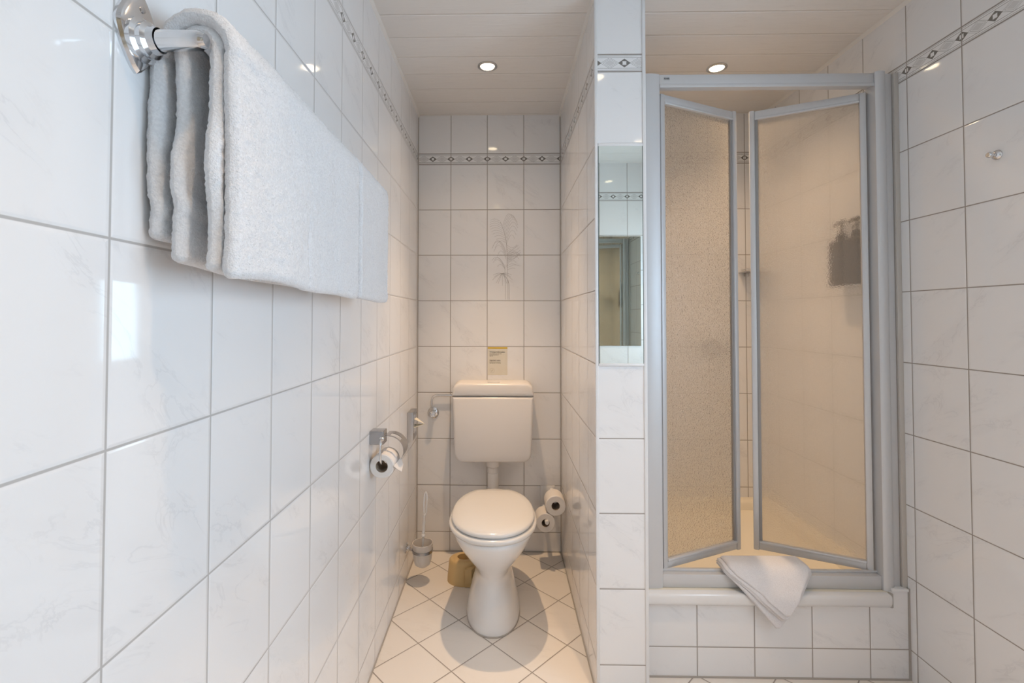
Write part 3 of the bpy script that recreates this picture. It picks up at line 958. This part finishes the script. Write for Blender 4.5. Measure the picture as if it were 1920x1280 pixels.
# maker's label
lab = part('maker_label', box(.592, .613, 1.7340, 1.7355, 2.146, 2.156), mat('label grey', (.42, .42, .42), .4), t, smooth=False)
text_mesh('lettering', 'Koralle', .0066, (.5932, 1.7338, 2.1487), M_dark, lab, t, bold=.0002)

DZ0, DZ1 = .355, 2.108
def door(h, e, flip):
    """folding leaf from hinge point h to free edge e (plan coordinates)"""
    h = Vector((h[0], h[1], 0)); e = Vector((e[0], e[1], 0))
    d = (e-h); W = d.length; d.normalize(); nr = Vector((d.y, -d.x, 0))
    if nr.y > 0: nr = -nr                       # towards the room
    root = bpy.data.objects.new('door_leaf', None); C.objects.link(root); root.parent = t
    def bar(s0, s1, z0, z1, t0, t1, bev=.003):
        bm = box(s0, s1, t0, t1, z0, z1, bev=bev)
        for v in bm.verts:
            p = h+d*v.co.x+nr*v.co.y; v.co = Vector((p.x, p.y, v.co.z))
        return bm
    def P_(name, bm, m):
        return part2(name, bm, m, root, t)
    # stiles have a stepped section: broad bar with a narrow bead
    bm = bar(0, .020, DZ0, DZ1, -.011, .011)
    P_('hinge_stile', bm, M_alu)
    bm = bar(W-.020, W, DZ0-.003, DZ1+.003, -.012, .012, .004)
    P_('free_stile', bm, M_alu)
    P_('seal_strip', bar(W-.031, W-.020, DZ0+.028, DZ1-.028, -.006, .006, .001), mat('seal grey', (.33, .32, .31), .4))
    bm = bar(.020, W-.020, DZ1-.032, DZ1, -.009, .009)
    b2 = bar(.020, W-.020, DZ1-.036, DZ1-.026, -.011, .0125)
    me = bpy.data.meshes.new('x'); b2.to_mesh(me); b2.free(); bm.from_mesh(me)
    P_('top_stile', bm, M_alu)
    bm = bar(.020, W-.020, DZ0, DZ0+.030, -.009, .009)
    b2 = bar(.020, W-.020, DZ0+.024, DZ0+.034, -.011, .0125)
    me = bpy.data.meshes.new('x'); b2.to_mesh(me); b2.free(); bm.from_mesh(me)
    P_('bottom_stile', bm, M_alu)
    P_('glass_pane', bar(.018, W-.018, DZ0+.026, DZ1-.028, -.0022, .0022, 0), M_glass)
    return root
door((.584, 1.768), (.945, 1.935), 0)
door((1.347, 1.768), (1.004, 1.935), 1)

# ------------------------------------------------------------------ things in the shower
t = thing('hand_shower', 'chrome hand shower on a bracket behind the left glass leaf', 'shower head', (.90, YB, 2.0))
bm = tube([(.895, YB-.002, 1.90), (.895, YB-.045, 1.90)], .010, n=16)
add_lathe(bm, [(0, 0), (.026, 0), (.026, -.006), (.012, -.012)], (.895, YB, 1.90), (0, 1, 0), n=28)
add_lathe(bm, [(.012, 0), (.017, .0), (.019, .03), (.014, .03)], (.895, YB-.058, 1.885), (0, -.15, 1), n=20, close=True)
part('bracket', bm, M_dull, t)
part('handle', tube([(.895, YB-.052, 1.84), (.895, YB-.056, 1.90), (.895, YB-.064, 1.98), (.895, YB-.078, 2.035)], [.009, .011, .012, .013], n=16), M_dull, t)
part('spray_head', lathe([(0, -.012), (.016, -.010), (.030, .006), (.036, .018), (.034, .024), (0, .025)], (.895, YB-.085, 2.045), (0, -.85, -.45), n=32), M_dull, t)
t = thing('shower_mixer', 'round chrome shower mixer on the shower back wall, blurred by the left glass leaf', 'shower mixer', (1.135, YB, 1.10))
bm = lathe([(0, 0), (.054, 0), (.055, -.006), (.045, -.012), (.026, -.016), (.024, -.045), (.020, -.050), (0, -.052)], (1.135, YB, 1.105), (0, 1, 0), n=36)
part('escutcheon', bm, M_dull, t)
part('lever', tube([(1.135, YB-.045, 1.105), (1.16, YB-.055, 1.10), (1.195, YB-.058, 1.095)], [.009, .008, .006], n=12), M_chrome, t)
t = thing('soap_shelf', 'small steel soap shelf on the shower back wall near the right corner', 'shelf', (1.36, YB, 1.52))
bm = box(1.290, 1.425, YB-.075, YB, 1.516, 1.523, bev=.002)
part('tray', bm, M_satin, t)
bm = tube([(1.300, YB-.070, 1.533), (1.300, YB-.01, 1.533)], .003, n=8)
add_tube(bm, [(1.300, YB-.070, 1.533), (1.415, YB-.070, 1.533), (1.415, YB-.01, 1.533)], .003, n=8)
part('rail', bm, M_chrome, t)
part('bracket', box(1.318, 1.332, YB-.03, YB, 1.498, 1.516, bev=.002), M_satin, t)
t = thing('bottle_rack', 'chrome wall rack inside the shower holding two dark pump bottles', 'rack', (XR, 1.93, 1.40))
bm = box(XR-.006, XR, 1.84, 2.025, 1.60, 1.66, bev=.002)
add_box(bm, XR-.066, XR-.003, 1.84, 2.025, 1.398, 1.404, bev=.001)
add_box(bm, XR-.006, XR, 1.91, 1.94, 1.40, 1.62, bev=.001)
part('frame', bm, M_chrome, t)
def pump_bottle(y, label):
    t = thing('pump_bottle', label, 'bottle', (XR-.037, y, 1.4045), 'dark pump bottles in the shower rack')
    part('body', box(XR-.067, XR-.0065, y-.041, y+.041, 1.4045, 1.590, bev=.008, seg=4), M_bottle, t)
    part('collar', lathe([(0, 1.588), (.020, 1.588), (.022, 1.60), (.016, 1.62), (.012, 1.622), (0, 1.623)], (XR-.037, y, 0), (0, 0, 1), n=24), M_bottle, t)
    bm = tube([(XR-.037, y, 1.62), (XR-.037, y, 1.662)], .0055, n=10)
    add_tube(bm, [(XR-.037, y-.012, 1.667), (XR-.037, y+.035, 1.664), (XR-.037, y+.045, 1.655)], [.008, .006, .004], n=10)
    part('pump', bm, M_bottle, t)
pump_bottle(1.974, 'dark grey pump bottle in the shower rack, the one farther from the doorway')
pump_bottle(1.888, 'dark grey pump bottle in the shower rack, the one nearer the aluminium post')

# robe hook on the right wall
t = thing('robe_hook', 'small chrome robe hook on the right wall near the shower', 'hook', (XR, 1.390, 1.745))
part('rosette', lathe([(0, 0), (.0135, 0), (.0145, .003), (.012, .008), (.006, .011), (.0045, .011)], (XR, 1.390, 1.745), (-1, 0, 0), n=28), M_chrome, t)
part('peg', tube([(XR-.008, 1.390, 1.745), (XR-.022, 1.390, 1.745)], .0045, n=14), M_chrome, t)
part('knob', lathe([(0, .030), (.006, .030), (.0088, .026), (.0088, .021), (.005, .018), (0, .018)], (XR, 1.390, 1.745), (-1, 0, 0), n=24), M_chrome, t)

# ------------------------------------------------------------------ folded cloth over the bottom rail
t = thing('folded_bath_mat', 'white cotton bath mat folded to a point and hung over the shower door rail', 'bath mat', (.95, 1.73, .36))
def drape(d, lift):
    """distance d along the cloth from its rear edge -> (y, z)"""
    segs = [((1.790, .366), (1.742, .3665)), ((1.742, .3665), (1.727, .358)), ((1.727, .358), (1.712, .335)), ((1.712, .335), (1.691, .298)), ((1.691, .298), (1.687, .262)), ((1.687, .262), (1.686, .05))]
    for (a, b) in segs:
        L = sqrt((b[0]-a[0])**2+(b[1]-a[1])**2)
        if d <= L: break
        d -= L
    s = min(d/L, 1.0)
    y = a[0]+(b[0]-a[0])*s; z = a[1]+(b[1]-a[1])*s
    return y, z
def smooth_path(n=200, total=.30):
    raw = [drape(total*i/n, 0) for i in range(n+1)]
    for _ in range(25):
        raw = [raw[0]]+[((raw[i-1][0]+2*raw[i][0]+raw[i+1][0])/4, (raw[i-1][1]+2*raw[i][1]+raw[i+1][1])/4) for i in range(1, n)]+[raw[-1]]
    return raw
SP = smooth_path()
def mat_layer(xa, xb, xt, dt, lift, th, seed, d0=0.0):
    """triangle: rear edge xa..xb, tip at xt, length dt along the drape"""
    nu, nv = 30, 44
    top, bot = [], []
    HZ = .362; zt_ = SP[min(int(dt/.30*200), 199)][1]
    for j in range(nv+1):
        v = j/nv; d = d0+(dt-d0)*v
        f = min(int(d/.30*200), 199)
        y, z = SP[f]; y2, z2 = SP[min(f+1, 200)]
        tv = Vector((0, y2-y, z2-z)); tv.normalize()
        nn = Vector((0, tv.z, -tv.y))
        if nn.y > 0 and nn.z < 0: nn = -nn
        hold = max(0, (HZ-z)/(HZ-zt_))
        la = xa+(xt-.006-xa)*hold**.88; lb = xb+(xt+.006-xb)*hold**.88
        ra, rb_ = [], []
        for i in range(nu+1):
            u = i/nu
            x = la+(lb-la)*u
            e = min(u, 1-u)*(lb-la); ev = (1-v)*dt
            k = min(1, e/(th*.9)); k2 = min(1, (1-v)*dt/(th*.9)); k = sqrt(max(0, 1-(1-min(k, k2))**2))
            tt = th*(.12+.88*k)
            w_ = noise.noise(Vector((x*9+seed, d*9, seed)))*.0025
            base = Vector((x, y, z))+nn*(lift+w_)
            ra.append(base+nn*tt); rb_.append(base)
        top.append(ra); bot.append(rb_)
    bm = bmesh.new()
    T_ = [[bm.verts.new(p) for p in r] for r in top]; B_ = [[bm.verts.new(p) for p in r] for r in bot]
    for G in (T_, B_):
        for a, b in zip(G, G[1:]):
            for i in range(nu): bm.faces.new((a[i], a[i+1], b[i+1], b[i]))
    for j in range(nv):
        for i in (0, nu): bm.faces.new((T_[j][i], T_[j+1][i], B_[j+1][i], B_[j][i]))
    for j in (0, nv):
        for i in range(nu): bm.faces.new((T_[j][i], T_[j][i+1], B_[j][i+1], B_[j][i]))
    return bm
part('bottom_fold', mat_layer(.790, 1.104, .953, .236, .001, .007, 1.0), M_cloth, t, angle=180)
part('middle_fold', mat_layer(.789, 1.100, .966, .206, .0095, .0055, 2.3), M_cloth, t, angle=180)
part('middle_fold', mat_layer(.793, 1.096, .970, .198, .0165, .0045, 3.1), M_cloth, t, angle=180)
part('top_fold', mat_layer(.806, 1.088, .976, .184, .0225, .0055, 4.7), M_cloth, t, angle=180)
